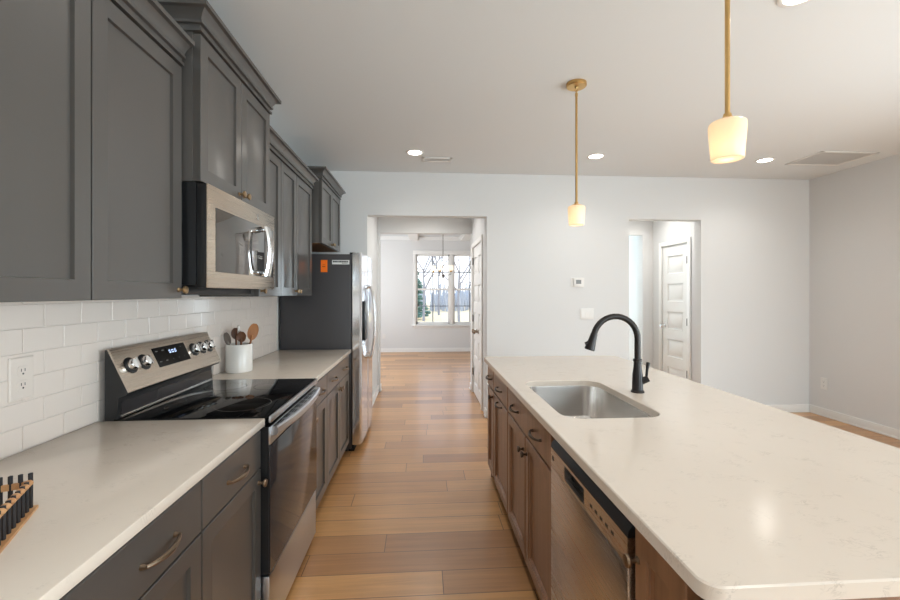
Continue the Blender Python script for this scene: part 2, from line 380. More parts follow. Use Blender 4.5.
# windows and outside
def sash_window(name, x0, x1, z0, z1, y, depth, grid=True, mull=True):
    """twin double-hung window seen from inside; frame + casing + sill + muntins, panes as parts"""
    b = B(); c = .06
    b.box(x0-c, x0, y-.018, y, z0-.02, z1, .003); b.box(x1, x1+c, y-.018, y, z0-.02, z1, .003)
    b.box(x0-c-.012, x1+c+.012, y-.024, y, z1, z1+.095, .003)
    root = struct(b.build(name, M['trim']))
    def part(n, m, bb): return bb.build(n, m, root)
    s = B(); s.box(x0-c-.05, x1+c+.05, y-.06, y+.0, z0-.045, z0-.015, .005); s.box(x0-c, x1+c, y-.016, y, z0-.10, z0-.045, .003); part('window_sill', M['trim'], s)
    f = B(); xm = (x0+x1)/2
    halves = [(x0, x1)]
    if mull: halves = [(x0, xm-.045), (xm+.045, x1)]; f.box(xm-.045, xm+.045, y-.012, y+depth, z0, z1, .003)
    panes = []
    for a, d in halves:
        zm = (z0+z1)/2
        f.box(a, a+.035, y+.03, y+.07, z0, z1); f.box(d-.035, d, y+.03, y+.07, z0, z1)
        f.box(a, d, y+.03, y+.07, z0, z0+.05); f.box(a, d, y+.03, y+.07, z1-.035, z1); f.box(a, d, y+.025, y+.075, zm-.022, zm+.022)
        panes.append((a+.035, d-.035, z0+.05, zm-.022)); panes.append((a+.035, d-.035, zm+.022, z1-.035))
    part('window_frame', M['trim'], f)
    if grid:
        g = B()
        for a, d, e, h in panes:
            m = (a+d)/2; k = (e+h)/2
            g.box(m-.011, m+.011, y+.040, y+.049, e, h); g.box(a, d, y+.040, y+.049, k-.011, k+.011)
        part('window_grid', M['muntin'], g)
    for a, d, e, h in panes:
        g = B(); g.box(a, d, y+.05, y+.055, e, h); part('pane', M['pane'], g)
    return root
M['muntin'] = plain('grey_muntin', srgb(128, 134, 142), .5)
sash_window('window_1', WX0, WX1, WZ0, WZ1, DY, .12)
for i, x0 in enumerate((2.0,)):  # out-of-frame window frame, added around the living-room daylight lamp
    b = B(); x1 = x0+1.8
    for a, d in ((x0, x0+.06), (x0+.87, x0+.93), (x1-.06, x1)): b.box(a, d, YF-.1, YF+.02, .6, 2.4)
    b.box(x0, x1, YF-.1, YF+.03, .6, .67); b.box(x0, x1, YF-.1, YF+.02, 2.33, 2.4)
    struct(b.build('window_%d' % (i+2), M['trim']))
b = B()  # unseen patio door frame, added as a daylight source
for a, d in ((-.95, -.87), (.36, .44), (1.67, 1.75)): b.box(XR-.02, XR+.02, a, d, 0, 2.15)
b.box(XR-.02, XR+.02, -.95, 1.75, 2.07, 2.15); struct(b.build('added_patio_door', M['trim']))

b = B(); b.box(-60, 60, DY+.5, 90, -.45, -.4); struct(b.build('ground', M['grass']))
b = B()      # distant tree line as one uncountable thicket
for i in range(420):
    x = random.uniform(-18, 22); y = random.uniform(40, 52); h = random.uniform(1.5, 2.9)
    b.tube([(x, y, -.4), (x+random.uniform(-.2, .2), y, h*.5), (x+random.uniform(-.5, .5), y, h)], [.10, .08, .03], 5)
for i in range(26):
    x = random.uniform(-18, 22); y = random.uniform(46, 54); r = random.uniform(.6, 1.0)
    b.ellipsoid((x, y, r*.7), r, r, r*random.uniform(.8, 1.3), seg=7, rings_=5)
o = b.build('thicket', M['thicket']); o['kind'] = 'stuff'; tag(o, 'dull grey leafless thicket along the far side of the field', 'thicket')
def bare_tree(x, y, h, label, seed):
    rnd = random.Random(seed); b = B()
    def branch(p, d, l, r, lv):
        q = p + d*l*.5 + Vector((rnd.uniform(-.1, .1), rnd.uniform(-.1, .1), 0))*l*.3; e = p + d*l
        b.tube([p, q, e], [r, r*.8, r*.5], 5 if lv < 2 else 3)
        if lv == 4: return
        for k in range(rnd.choice((3, 3, 4)) + (2 if lv == 0 else 0)):
            a = Vector((rnd.uniform(-1, 1), rnd.uniform(-1, 1), rnd.uniform(.0, .9))).normalized()
            nd = (d*.65 + a*.8).normalized(); f = rnd.uniform(.55, 1.0)
            branch(p + d*l*f, nd, l*rnd.uniform(.55, .75), r*.5, lv+1)
    branch(Vector((x, y, -.45)), Vector((0, 0, 1)), h*.40, h*.011, 0)
    tag(b.build('bare_tree', M['bark']), label, 'tree', 'bare trees outside the dining window')
bare_tree(1.9, 21.5, 7.5, 'bare winter tree behind the right-hand sash of the dining window', 3)
bare_tree(.1, 27, 8.5, 'bare winter tree behind the left sash of the dining window, left of its middle', 5)
bare_tree(1.35, 34, 9.0, 'bare winter tree behind the dining window, just left of its mullion', 11)
b = B(); rnd = random.Random(4)
for k in range(420):
    z = rnd.uniform(.0, 1); r = (1-z)*1.15+.08; a = rnd.uniform(0, 2*pi); z = -.2 + z*4.2
    p = Vector((-.75 + r*cos(a)*rnd.uniform(.3, 1), 29 + r*sin(a), z)); b.ellipsoid(p, .22, .22, .12, seg=5, rings_=4)
b.tube([(-.75, 29, -.45), (-.75, 29, 3.9)], [.12, .02], 6)
tag(b.build('evergreen_tree', M['evergreen']), 'green evergreen beyond the lower left corner of the dining window', 'tree')

# interior doors
def panel_slab(b, plane, n, u0, u1, z0, z1, cols, th=.035):
    """five-panel moulded slab on a plane of constant X; raised fields with sunk borders"""
    x = plane
    b.box(x, x-n*th, u0, u1, z0, z1, .002)
    w = .085; ph = (z1-z0-6*.10)/5
    for i in range(5):
        a = z0+.11+i*(ph+.098); loops = []
        for ins, d in ((0, -.0004), (.008, .007), (.02, .007), (.032, .001)):
            y0, y1, c, e = u0+w+ins, u1-w-ins, a+ins, a+ph-ins
            loops.append([(x+n*(.0012-d) , y0, c), (x+n*(.0012-d), y1, c), (x+n*(.0012-d), y1, e), (x+n*(.0012-d), y0, e)])
        b.rings(loops, False, True)
def panel_slab2(b, x, n, u0, u1, z0, z1, w=.085, th=.035):
    """moulded slab built as stiles + rails with sunk and raised fields"""
    b.box(x, x-n*th, u0, u0+w, z0, z1); b.box(x, x-n*th, u1-w, u1, z0, z1)
    rail = .142; ph = (z1-z0-6*rail)/5
    for i in range(6):
        a = z0+i*(ph+rail); b.box(x, x-n*th, u0+w, u1-w, a, a+rail)
    for i in range(5):
        a = z0+rail+i*(ph+rail); loops = []
        for ins, d in ((0, 0), (.006, .014), (.020, .014), (.040, .003)):
            y0, y1, c, e = u0+w+ins, u1-w-ins, a+ins, a+ph-ins
            loops.append([(x-n*d, y0, c), (x-n*d, y1, c), (x-n*d, y1, e), (x-n*d, y0, e)])
        b.rings(loops, False, True)
def door_knob(p, n, parent, mat):
    b = B(); b.lathe(p, [(.028, 0), (.028, .006), (.010, .010), (.010, .034), (.024, .042), (.029, .055), (.022, .067), (.004, .07)], (n, 0, 0), 20)
    return b.build('door_knob', mat, parent)
def hinge(x, n, y, z, parent):
    x += n*.004; b = B(); b.box(x, x+n*.004, y-.018, y+.018, z-.045, z+.045); b.cyl((x+n*.006, y, z-.048), (x+n*.006, y, z+.048), .006, seg=10)
    return b.build('hinge', M['bronze'], parent)
def casing(b, x, n, y0, y1, zt, w=.06):
    b.box(x, x+n*.018, y0-w, y0, 0, zt+w, .004); b.box(x, x+n*.018, y1, y1+w, 0, zt+w, .004); b.box(x, x+n*.018, y0, y1, zt, zt+w, .004)
b = B(); casing(b, PX, -1, 5.04, 5.94, 2.04)
d1 = struct(b.build('door_1', M['trim']))
for y0, y1 in ((5.045, 5.488), (5.492, 5.935)):
    b = B(); panel_slab2(b, PX+.005, -1, y0, y1, .01, 2.035, .075); b.build('door_leaf', M['trim'], d1)
door_knob((PX+.005, 5.56, .90), -1, d1, M['abrass']); door_knob((PX+.005, 5.42, .90), -1, d1, M['abrass'])
for y in (5.058, 5.922):
    for z in (.3, 1.05, 1.85): hinge(PX+.003, -1, y, z, d1)
b = B(); casing(b, HX, -1, 5.17, 5.76, 2.055)
d2 = struct(b.build('door_2', M['trim']))
b = B(); panel_slab2(b, HX+.005, -1, 5.175, 5.755, .01, 2.05, .115); b.build('door_leaf', M['trim'], d2)
door_knob((HX+.005, 5.70, .945), -1, d2, M['chrome'])
for z in (.36, 1.03, 1.83): hinge(HX+.003, -1, 5.186, z, d2)

# backsplash: running-bond tiles with eased edges on a grout bed
YS0, YS1 = .35, 3.722
b = B(); b.box(XW, XW+.0085, YS0, YS1, .90, 1.392); spl = struct(b.build('trim_2', M['grout']))
b = B(); tw, thh, g = .1524, .0762, .0012
for r_ in range(7):
    z0 = .914 + r_*thh; z1 = min(z0+thh, 1.386 if r_ >= 6 else 9)
    if r_ >= 6: z1 = 1.3865
    ph = 1.476 if r_ % 2 == 1 else 1.401
    y = ph - tw*8
    while y < YS1:
        a, c = max(y, YS0), min(y+tw, YS1)
        if c - a > .01 and z1-z0 > .02 or (c-a > .01 and z1-z0 > .01):
            t1, t2 = random.uniform(-.0006, .0006), random.uniform(-.0004, .0004)
            lo = []
            for ins, d in ((g, .004), (g, .0103), (g+.0016, .0115)):
                lo.append([(XW+d-t1*(d > .005)-t2*(d > .005), a+ins, z0+ins), (XW+d+t1*(d > .005)-t2*(d > .005), c-ins, z0+ins), (XW+d+t1*(d > .005)+t2*(d > .005), c-ins, z1-ins), (XW+d-t1*(d > .005)+t2*(d > .005), a+ins, z1-ins)])
            b.rings(lo)
        y += tw
b.build('tile_field', M['tile'], spl, 20)

# ------------------------------------------------------------------ cabinets
SHK = [(0, .0015), (.0015, 0), (.056, 0), (.0575, .0105), (.059, .011)]
SHB = [(0, .003), (.003, 0), (.050, 0), (.052, .005), (.060, .005), (.062, .013)]
SLAB = [(0, .003), (.003, 0)]
def pull(parent, x, n, y, z, mat, L=.066, horizontal=True):
    b = B(); pts, rr = [], []
    for k in range(13):
        t = -1 + 2*k/12
        pts.append((x + n*(.012 + .016*(1-t*t)), y + L*t, z - .004*(1-t*t))); rr.append(.0048 + .0028*(1-abs(t)))
    b.tube(pts, rr, 8)
    for sgn in (-1, 1):
        b.tube([(x, y+sgn*L*.98, z), (x+n*.013, y+sgn*L*.98, z)], [.0072, .005], 10)
    return b.build('pull', mat, parent)
def knob(parent, x, n, y, z, mat):
    b = B(); b.lathe((x, y, z), [(.009, 0), (.009, .003), (.0055, .006), (.005, .016), (.0125, .020), (.0155, .025), (.014, .030), (.004, .032)], (n, 0, 0), 18)
    return b.build('knob', mat, parent)
def crown(parent, xf, y0, y1, z, mat, end0=True, end1=True, xback=XW+.001, s=1.0):
    prof = [(0, 0), (.012, 0), (.012, .011), (.005, .0125), (.005, .027), (.017, .0285), (.017, .038), (.013, .0395), (.016, .050), (.024, .063), (.037, .074), (.043, .0755), (.051, .077), (.051, .094), (0, .094)]
    prof = [(o, h*s) for o, h in prof]
    loops = []
    def ring(fn): return [fn(o, h) for o, h in prof]
    if end0:
        loops.append(ring(lambda o, h: (xback, y0-o, z+h))); loops.append(ring(lambda o, h: (xf+o, y0-o, z+h)))
    else: loops.append(ring(lambda o, h: (xf+o, y0, z+h)))
    if end1:
        loops.append(ring(lambda o, h: (xf+o, y1+o, z+h))); loops.append(ring(lambda o, h: (xback, y1+o, z+h)))
    else: loops.append(ring(lambda o, h: (xf+o, y1, z+h)))
    b = B(); b.rings(loops)
    b.box(xback, xf-.001, y0+.001, y1-.001, z+.001, z+.092*s)
    return b.build('crown_moulding', mat, parent, 25)
XU = -.92
def upper(label, y0, y1, z0, z1, doors, xf, knobs, cend, under=None, group='grey upper cabinets on the left wall', cs=1.0):
    t = thing('upper_cabinet', label, 'cabinet', ((XW+xf)/2, (y0+y1)/2, z0), group)
    b = B(); b.box(XW+.001, xf-.0305, y0+.0005, y1-.0005, z0, z1+.015, .001); b.build('body', M['grey'], t)
    if under:
        b = B(); b.box(XW+.02, xf-.03, y0+.02, y1-.02, z0-.0015, z0+.001); b.build('underside', M['underside'], t)
    ds = []
    for a, c in doors:
        b = B(); b.front(xf, 1, a+.0024, c-.0024, z0+.001, z1-.006, SHK); ds.append(b.build('door', M['grey'], t))
    for i, y, z in knobs: knob(ds[i], xf, 1, y, z, M['kbrass'])
    crown(t, xf-.004, y0, y1, z1, M['grey'], cend[0], cend[1], s=cs)
    return t
UB, UT = 1.385, 2.278
upper('wide grey upper cabinet at the near left edge of the picture', .48, 1.2405, UB, UT, [(.48, .86), (.86, 1.2405)], XU, [(0, .83, 1.42), (1, .89, 1.42)], (True, False))
upper('single-door grey upper cabinet just before the microwave', 1.2415, 1.684, UB, UT, [(1.2415, 1.684)], XU, [(0, 1.66, 1.418)], (False, False))
upper('raised grey upper cabinet directly above the microwave', 1.700, 2.450, 1.842, 2.422, [(1.70, 2.075), (2.075, 2.450)], -.86, [(0, 2.048, 1.872), (1, 2.102, 1.872)], (True, True))
upper('narrow grey upper cabinet just past the microwave', 2.452, 2.824, UB, UT, [(2.452, 2.824)], XU, [(0, 2.482, 1.418)], (False, False))
upper('two-door grey upper cabinet beside the refrigerator', 2.826, 3.60, UB, UT, [(2.826, 3.165), (3.165, 3.60)], XU, [(0, 3.135, 1.418), (1, 3.195, 1.418)], (False, True))
upper('short grey upper cabinet above the refrigerator', 3.735, 4.57, 1.842, 2.40, [(3.735, 4.152), (4.152, 4.57)], -.87, [(0, 4.125, 1.872), (1, 4.18, 1.872)], (True, True), under=True)

XC = -.63
def base(label, y0, y1, fronts, mat, hw, x, n, xb, group, toe=.055, hollow=False):
    """fronts: list of (kind, y0, y1, z0, z1, hardware[(type,y,z)])"""
    t = thing('base_cabinet', label, 'cabinet', ((x+xb)/2, (y0+y1)/2, 0), group)
    b = B(); xa = x-n*(.0305 if n > 0 else .055)
    if hollow:
        b.box(xb, xa, y0+.0005, y0+.0165, .105, .8825); b.box(xb, xa, y1-.0165, y1-.0005, .105, .8825); b.box(xb, xa, y0+.0165, y1-.0165, .105, .12)
        b.box(xb, xb+(xa-xb)*.02, y0+.0165, y1-.0165, .12, .8825); b.box(xa+.004, xa, y0+.0165, y1-.0165, .12, .8825)
    else: b.box(xb, xa, y0+.0005, y1-.0005, .105, .8835)
    b.build('body', mat, t)
    b = B(); b.box(xb, x-n*((.03 if n > 0 else .055)+toe), y0+.0005, y1-.0005, 0, .105); b.build('toe_kick', M['rubber'] if n < 0 else mat, t)
    for kind, a, c, e, h, hard in fronts:
        b = B(); b.front(x, n, a+(.003 if n > 0 else .007), c-(.003 if n > 0 else .007), e, h-(0 if n > 0 else .006), SLAB if kind == 'drawer' else (SHK if n > 0 else SHB))
        f = b.build(kind, mat, t)
        for ty, y, z in hard:
            (pull if ty == 'pull' else knob)(f, x, n, y, z, hw)
    return t
LG = 'grey base cabinets on the left run'
base('wide grey base cabinet at the near left end of the counter', .49, 1.2535, [('drawer', .49, 1.2535, .722, .868, [('pull', .68, .79), ('pull', 1.055, .79)]), ('door', .49, .872, .11, .717, [('knob', .845, .675)]), ('door', .872, 1.2535, .11, .717, [('knob', .90, .675)])], M['grey'], M['abrass'], XC, 1, XW+.001, LG)
base('grey base cabinet on the near side of the range', 1.2545, 1.700, [('drawer', 1.2545, 1.7, .722, .868, [('pull', 1.478, .79)]), ('door', 1.2545, 1.7, .11, .717, [('knob', 1.672, .672)])], M['grey'], M['abrass'], XC, 1, XW+.001, LG)
base('narrow grey base cabinet on the far side of the range', 2.452, 2.8495, [('drawer', 2.452, 2.8495, .722, .868, [('pull', 2.66, .79)]), ('door', 2.452, 2.8495, .11, .717, [('knob', 2.482, .672)])], M['grey'], M['abrass'], XC, 1, XW+.001, LG)
base('two-door grey base cabinet beside the refrigerator', 2.8505, 3.70, [('drawer', 2.8505, 3.70, .722, .868, [('pull', 3.06, .79), ('pull', 3.49, .79)]), ('door', 2.8505, 3.275, .11, .717, [('knob', 3.245, .672)]), ('door', 3.275, 3.70, .11, .717, [('knob', 3.305, .672)])], M['grey'], M['abrass'], XC, 1, XW+.001, LG)

b = B(); b.box(XW+.013, -.615, .47, 1.7005, .884, .914, .003)
tag(b.build('countertop', M['quartz']), 'pale quartz countertop on the left run in front of the range', 'countertop')
b = B(); b.box(XW+.013, -.615, 2.4515, 3.722, .884, .914, .003)
tag(b.build('countertop', M['quartz']), 'pale quartz countertop between the range and the refrigerator', 'countertop')

# island
XI, IB = .497, 1.10
IG = 'brown island base cabinets'
base('narrow brown island cabinet at the near corner, before the dishwasher', .72, .962, [('door', .757, .962, .11, .868, [('knob', .940, .79)])], M['brown'], M['abrass'], XI, -1, IB, IG)
base('wide brown island sink cabinet with two pulls and two doors', 1.586, 2.4245, [('drawer', 1.586, 2.4245, .722, .868, [('pull', 1.795, .79), ('pull', 2.21, .79)]), ('door', 1.586, 2.005, .11, .717, [('knob', 1.972, .64)]), ('door', 2.005, 2.4245, .11, .717, [('knob', 2.04, .64)])], M['brown'], M['bronze'], XI, -1, IB, IG, hollow=True)
base('brown island cabinet with a pull on both drawer and door', 2.4255, 2.9, [('drawer', 2.4255, 2.9, .722, .868, [('pull', 2.66, .79)]), ('door', 2.4255, 2.9, .11, .717, [('pull', 2.66, .69)])], M['brown'], M['bronze'], XI, -1, IB, IG)
base('narrow brown island cabinet at the far end of the island', 2.901, 3.18, [('drawer', 2.901, 3.18, .722, .868, [('pull', 3.04, .79)]), ('door', 2.901, 3.18, .11, .717, [('knob', 2.94, .672)])], M['brown'], M['bronze'], XI, -1, IB, IG)
b = B(); b.box(IB+.002, IB+.03, .72, 3.19, 0, .8835, .002); b.box(XI+.03, IB+.03, .695, .7185, 0, .8835, .002); b.box(XI+.03, IB+.03, 3.182, 3.205, 0, .8835, .002); b.box(XI+.004, XI+.03, .70, .7185, .0, .8835)
tag(b.build('island_panel', M['brown']), 'brown finished panels closing the back and ends of the island', 'cabinet panel')

IX0, IX1, IY0, IY1 = .4745, 1.512, .672, 3.232
SX0, SX1, SY0, SY1 = .562, .975, 1.612, 2.318
def slab_with_hole(name, out, inn, z0, z1, mat):
    bm = bmesh.new(); e = .003
    def loop(pts, z): return [bm.verts.new((x, y, z)) for x, y in pts]
    def ed(vs): return [bm.edges.new((vs[i], vs[(i+1) % len(vs)])) for i in range(len(vs))]
    def inset(pts, d):
        n = len(pts); r = []
        cx = sum(p[0] for p in pts)/n; cy = sum(p[1] for p in pts)/n
        for x, y in pts:
            v = Vector((cx-x, cy-y)); r.append((x + d*(1 if cx > x else -1)*min(1, abs(v.x)/.02), y + d*(1 if cy > y else -1)*min(1, abs(v.y)/.02)))
        return r
    oi, ii = inset(out, e), inset(inn, -e)
    top_o, top_i = loop(oi, z1), loop(ii, z1)
    bmesh.ops.triangle_fill(bm, use_beauty=True, use_dissolve=False, edges=ed(top_o)+ed(top_i))
    bot_o, bot_i = loop(out, z0), loop(inn, z0)
    bmesh.ops.triangle_fill(bm, use_beauty=True, use_dissolve=False, edges=ed(bot_o)+ed(bot_i))
    mo, mi = loop(out, z1-e), loop(inn, z1-e)
    for A, Bq in ((bot_o, mo), (mo, top_o), (bot_i, mi), (mi, top_i)):
        n = len(A)
        for i in range(n): bm.faces.new((A[i], A[(i+1) % n], Bq[(i+1) % n], Bq[i]))
    bb = B(); bb.bm.free(); bb.bm = bm
    return bb.build(name, mat)
o = slab_with_hole('countertop', rrect(IX0, IX1, IY0, IY1, .035), rrect(SX0, SX1, SY0, SY1, .085, 10), .884, .914, M['quartz'])
tag(o, 'large pale quartz island countertop with the sink cut into it', 'countertop')

# undermount sink
t = thing('sink', 'stainless undermount sink set in the island countertop', 'sink', ((SX0+SX1)/2, (SY0+SY1)/2, .68))
loops = []
for d, z, r in ((-.03, .8832, .10), (-.004, .8832, .088), (-.003, .87, .088), (.004, .72, .082), (.012, .70, .075), (.03, .69, .06), (.12, .686, .05)):
    loops.append([(x, y, z) for x, y in rrect(SX0+d, SX1-d, SY0+d, SY1-d, r, 10)])
b = B(); b.rings(loops, False, True); b.build('bowl', M['steel_sink'], t, 50)
b = B(); b.lathe(((SX0+SX1)/2+.05, (SY0+SY1)/2, .686), [(.055, .0005), (.055, .003), (.045, .004), (.040, -.0), (.012, .001)], seg=28); b.build('drain', M['chrome'], t)

# faucet
fx, fy = 1.068, 2.025
t = thing('kitchen_faucet', 'dark bronze gooseneck faucet standing behind the sink', 'faucet', (fx, fy, .914))
b = B(); b.lathe((fx, fy, .914), [(.032, 0), (.032, .006), (.028, .010), (.0255, .014), (.0255, .05), (.024, .09), (.019, .125), (.018, .150), (.021, .153), (.021, .163), (.017, .166)], seg=24); b.build('body', M['faucet'], t)
pts = [(fx, fy, 1.07), (fx, fy, 1.12)]
cxr, rad = fx-.112, .112
for k in range(0, 17):
    a = R(0 + 168*k/16); pts.append((cxr + rad*cos(a), fy, 1.178 + rad*sin(a)))
b = B(); b.tube(pts, .0145, 14); b.build('neck', M['faucet'], t)
p = Vector(pts[-1]); d = (Vector(pts[-1])-Vector(pts[-2])).normalized()
b = B(); b.tube([p - d*.005, p + d*.012, p + d*.03, p+d*.075, p+d*.08], [.0155, .0175, .019, .025, .022], 18); b.build('spray_head', M['faucet'], t)
q = p + d*.045
b = B(); b.tube([q + Vector((-.014, 0, .004)), q + Vector((-.030, 0, -.003))], [.009, .008], 12); b.build('spray_button', M['faucet'], t)
b = B(); b.tube([(fx, fy, .958), (fx+.03, fy-.01, .975), (fx+.047, fy-.016, .984)], [.017, .017, .016], 14)
b.tube([(fx+.038, fy-.013, .983), (fx+.042, fy-.014, 1.03), (fx+.046, fy-.015, 1.058), (fx+.0465, fy-.015, 1.064)], [.006, .0065, .0095, .007], 12); b.build('lever', M['faucet'], t)

# dishwasher
y0, y1 = .968, 1.578
t = thing('dishwasher', 'stainless dishwasher with pocket handle built into the island', 'dishwasher', (.75, (y0+y1)/2, 0))
b = B(); b.box(XI+.03, IB, y0+.004, y1-.004, .08, .875); b.build('tub', M['rubber'], t)
b = B(); b.box(XI+.06, IB, y0+.004, y1-.004, 0, .08); b.build('toe_kick', M['rubber'], t)
xd = XI-.008
b = B()
b.box(xd, xd+.03, y0+.006, y1-.006, .105, .752, .003); b.build('door', M['steel_dw'] if 'steel_dw' in M else M['steel'], t)
b = B()        # control strip around the pocket: a picture-frame of four bars
py0, py1, pz0, pz1 = 1.245, 1.42, .764, .812
b.box(xd, xd+.03, y0+.006, py0, .755, .822); b.box(xd, xd+.03, py1, y1-.006, .755, .822); b.box(xd, xd+.03, py0, py1, .755, pz0); b.box(xd, xd+.03, py0, py1, pz1, .822)
cs = b.build('control_strip', M['steel'], t)
b = B(); b.box(xd+.026, xd+.029, py0, py1, pz0, pz1); b.build('pocket_handle', M['rubber'], t)
b = B(); b.prism_y([(xd, .822), (xd+.003, .838), (xd+.013, .85), (xd+.03, .853), (xd+.03, .822)], y0+.006, y1-.006); b.build('top_edge', M['black'], t)
for k in range(5):
    b = B(); yy = 1.19 - k*.034; b.box(xd-.0008, xd+.001, yy-.008, yy+.008, .785, .793); b.build('button', M['slot'], cs)
b = B(); b.lathe((xd+.001, 1.545, .788), [(.010, 0), (.010, .0018), (.008, .002)], (-1, 0, 0), 20); b.build('badge', M['slot'], t)

# ------------------------------------------------------------------ range
ry0, ry1 = 1.7035, 2.4485
t = thing('range', 'stainless electric range with black glass cooktop between the counters', 'stove', (-.92, (ry0+ry1)/2, 0))
b = B(); b.box(-1.215, -.648, ry0, ry1, .06, .905); b.box(XW+.05, -.70, ry0+.02, ry1-.02, 0, .06); b.build('body', M['black'], t)
b = B(); b.box(-1.185, -.602, ry0-.001, ry1+.001, .906, .919, .003); b.build('cooktop', M['blackglass'], t)
b = B()
for cx, cy, r in ((-.78, 1.90, .115), (-.78, 2.27, .095), (-1.02, 1.90, .08), (-1.02, 2.27, .10), (-.93, 2.085, .05)):
    b.rings([[(cx+rr*cos(2*pi*k/48), cy+rr*sin(2*pi*k/48), .9193) for k in range(48)] for rr in (r, r-.003)], False, False)
M['ring'] = plain('burner_mark', srgb(30, 29, 29), .15)
b.build('burner_marks', M['ring'], t)
b = B(); b.box(-.6025, -.594, ry0, ry1, .893, .919, .002); b.build('front_trim', M['steel_cool_reflect'], t)
# oven door
xo = -.598
b = B(); b.box(-.648, xo-.006, ry0+.003, ry1-.003, .293, .876); dr = b.build('oven_door', M['black'], t)
b = B(); b.box(xo-.006, xo, ry0+.005, ry1-.005, .297, .80, .001); b.build('door_glass', M['ovenglass'], dr)
b = B(); b.box(xo-.040, xo+.001, ry0+.004, ry1-.004, .806, .876, .003); b.build('door_top_band', M['steel_cool_reflect'], dr)
for k in range(8):
    yy = ry0+.09+k*.078
    for xx in (-.590, -.580, -.570):
        if xx > -.575 and not 1 < k < 6: continue
        b = B(); b.box(xx-.002, xx+.002, yy-.024, yy+.024, .8732, .8746); b.build('vent_slot', M['rubber'], dr)
for k in range(4):
    b = B(); b.box(-.640, -.612, ry0+.0035, ry0+.0045, .812+k*.016, .818+k*.016); b.build('vent_slot', M['rubber'], dr)
b = B(); ym = (ry0+ry1)/2; loops = []
for k in range(25):
    u = -1+2*k/24; xb = -.574 + .026*(1-u*u); y = ym + u*.352
    loops.append([(-.6015, y, .846), (-.6015, y, .874), (xb-.006, y, .874), (xb, y, .868), (xb, y, .846), (xb-.006, y, .838), (-.6015, y, .838)])
b.rings(loops); b.build('door_handle', M['steel_cool_reflect'], dr)
b = B(); b.box(-.648, xo-.004, ry0+.006, ry1-.006, .045, .283, .004); b.build('storage_drawer', M['steel_cool_reflect'], t)
# backguard
b = B(); b.prism_y([(-1.217, .905), (-1.217, 1.186), (-1.208, 1.186), (-1.132, 1.022), (-1.140, 1.010), (-1.168, 1.0), (-1.172, .919), (-1.172, .905)], ry0+.001, ry1-.001)
bg = b.build('backguard', M['black'], t)
b = B(); b.box(-1.1725, -1.169, ry0+.02, ry1-.02, .93, 1.0); b.build('back_glass', M['ovenglass'], bg)
b = B(); b.box(-1.172, -1.163, ry0+.018, ry1-.018, .921, .931, .002); b.build('back_trim', M['steel'], bg)
b = B(); b.box(-1.172, -1.166, ry1-.02, ry1-.012, .931, 1.0, .001); b.build('back_trim', M['steel'], bg)
tx, tz = -.076/.1808, .164/.1808; nx, nz = .164/.1808, .076/.1808
def pp(s_, y, d=0): return (-1.132 + tx*s_ + nx*d, y, 1.022 + tz*s_ + nz*d)
def slab_on_panel(b, s0, s1, y0, y1, d0, d1, inset=0):
    b.rings([[pp(s0, y0, d0), pp(s0, y1, d0), pp(s1, y1, d0), pp(s1, y0, d0)], [pp(s0+inset, y0+inset, d1), pp(s0+inset, y1-inset, d1), pp(s1-inset, y1-inset, d1), pp(s1-inset, y0+inset, d1)]])
b = B(); slab_on_panel(b, -.003, .182, ry0, ry1, .0, .006, .002); b.build('control_panel', M['steel_warm_reflect'], t)
b = B(); slab_on_panel(b, .058, .150, 1.935, 2.185, .005, .0075, .001); dp = b.build('display', M['blackglass'], t)
b = B()
for k, yy in enumerate((2.045, 2.066, 2.087)):
    for (s0, s1, a, c) in ((.112, .115, 0, .012), (.124, .127, 0, .012), (.112, .127, 0, .002), (.112, .127, .010, .012)): slab_on_panel(b, s0, s1, yy+a, yy+c, .0074, .0078)
b.build('digits', M['digit'], dp)
for r_ in range(2):
    for k in range(5): b = B(); slab_on_panel(b, .08+r_*.05, .084+r_*.05, 1.952+k*.045+(.01 if k > 1 else 0), 1.966+k*.045, .0074, .0077); b.build('touch_mark', M['screen'], dp)
for yy in (1.775, 1.857, 2.247, 2.322, 2.392):
    c = pp(.100, yy, .006); a = (nx, 0, nz)
    b = B(); b.lathe(c, [(.034, -.001), (.034, .003), (.030, .005)], a, 28); dsh = b.build('knob_ring', M['black'], t)
    b = B(); b.lathe(c, [(.024, .004), (.0225, .022), (.020, .025), (.004, .0255)], a, 24)
    lo = []
    for h in (.022, .034): lo.append([tuple(Vector(c) + Vector(a)*h + Vector((0, 1, 0))*u*(.0045) + Vector((tx, 0, tz))*v*.021) for u, v in ((-1, -1), (1, -1), (1, 1), (-1, 1))])
    b.rings(lo); b.build('control_knob', M['chrome'], t)

# ------------------------------------------------------------------ microwave
my0, my1, mz0, mz1, mxf = 1.703, 2.447, 1.426, 1.838, -.833
t = thing('microwave', 'stainless over-the-range microwave hung under the raised cabinet', 'microwave', (-1.04, (my0+my1)/2, mz0))
b = B(); b.box(XW+.002, mxf-.045, my0, my1, mz0+.012, mz1); b.build('body', M['black'], t)
b = B()          # raised pressings on the near side
for a, c, e, h in ((-1.05, -.93, 1.47, 1.62), (-1.05, -.93, 1.68, 1.79)):
    b.rings([[(a+i, my0-d, e+i), (c-i, my0-d, e+i), (c-i, my0-d, h-i), (a+i, my0-d, h-i)] for i, d in ((0, 0), (.006, .003))], False, True)
b.build('side_pressing', M['black'], t)
b = B(); b.box(mxf-.044, mxf-.0085, my0+.001, my1-.001, mz0+.001, mz1-.003, .003); b.build('door_edge', M['black'], t)
b = B(); b.box(mxf-.008, mxf-.001, my0, my1, mz0, mz1-.002, .003)
fr = b.build('door', M['steel_warm_reflect'], t)
b = B(); b.box(mxf-.02, mxf+.0015, 1.765, 2.285, 1.492, 1.752, .001); b.build('door_window', M['micglass'], fr)
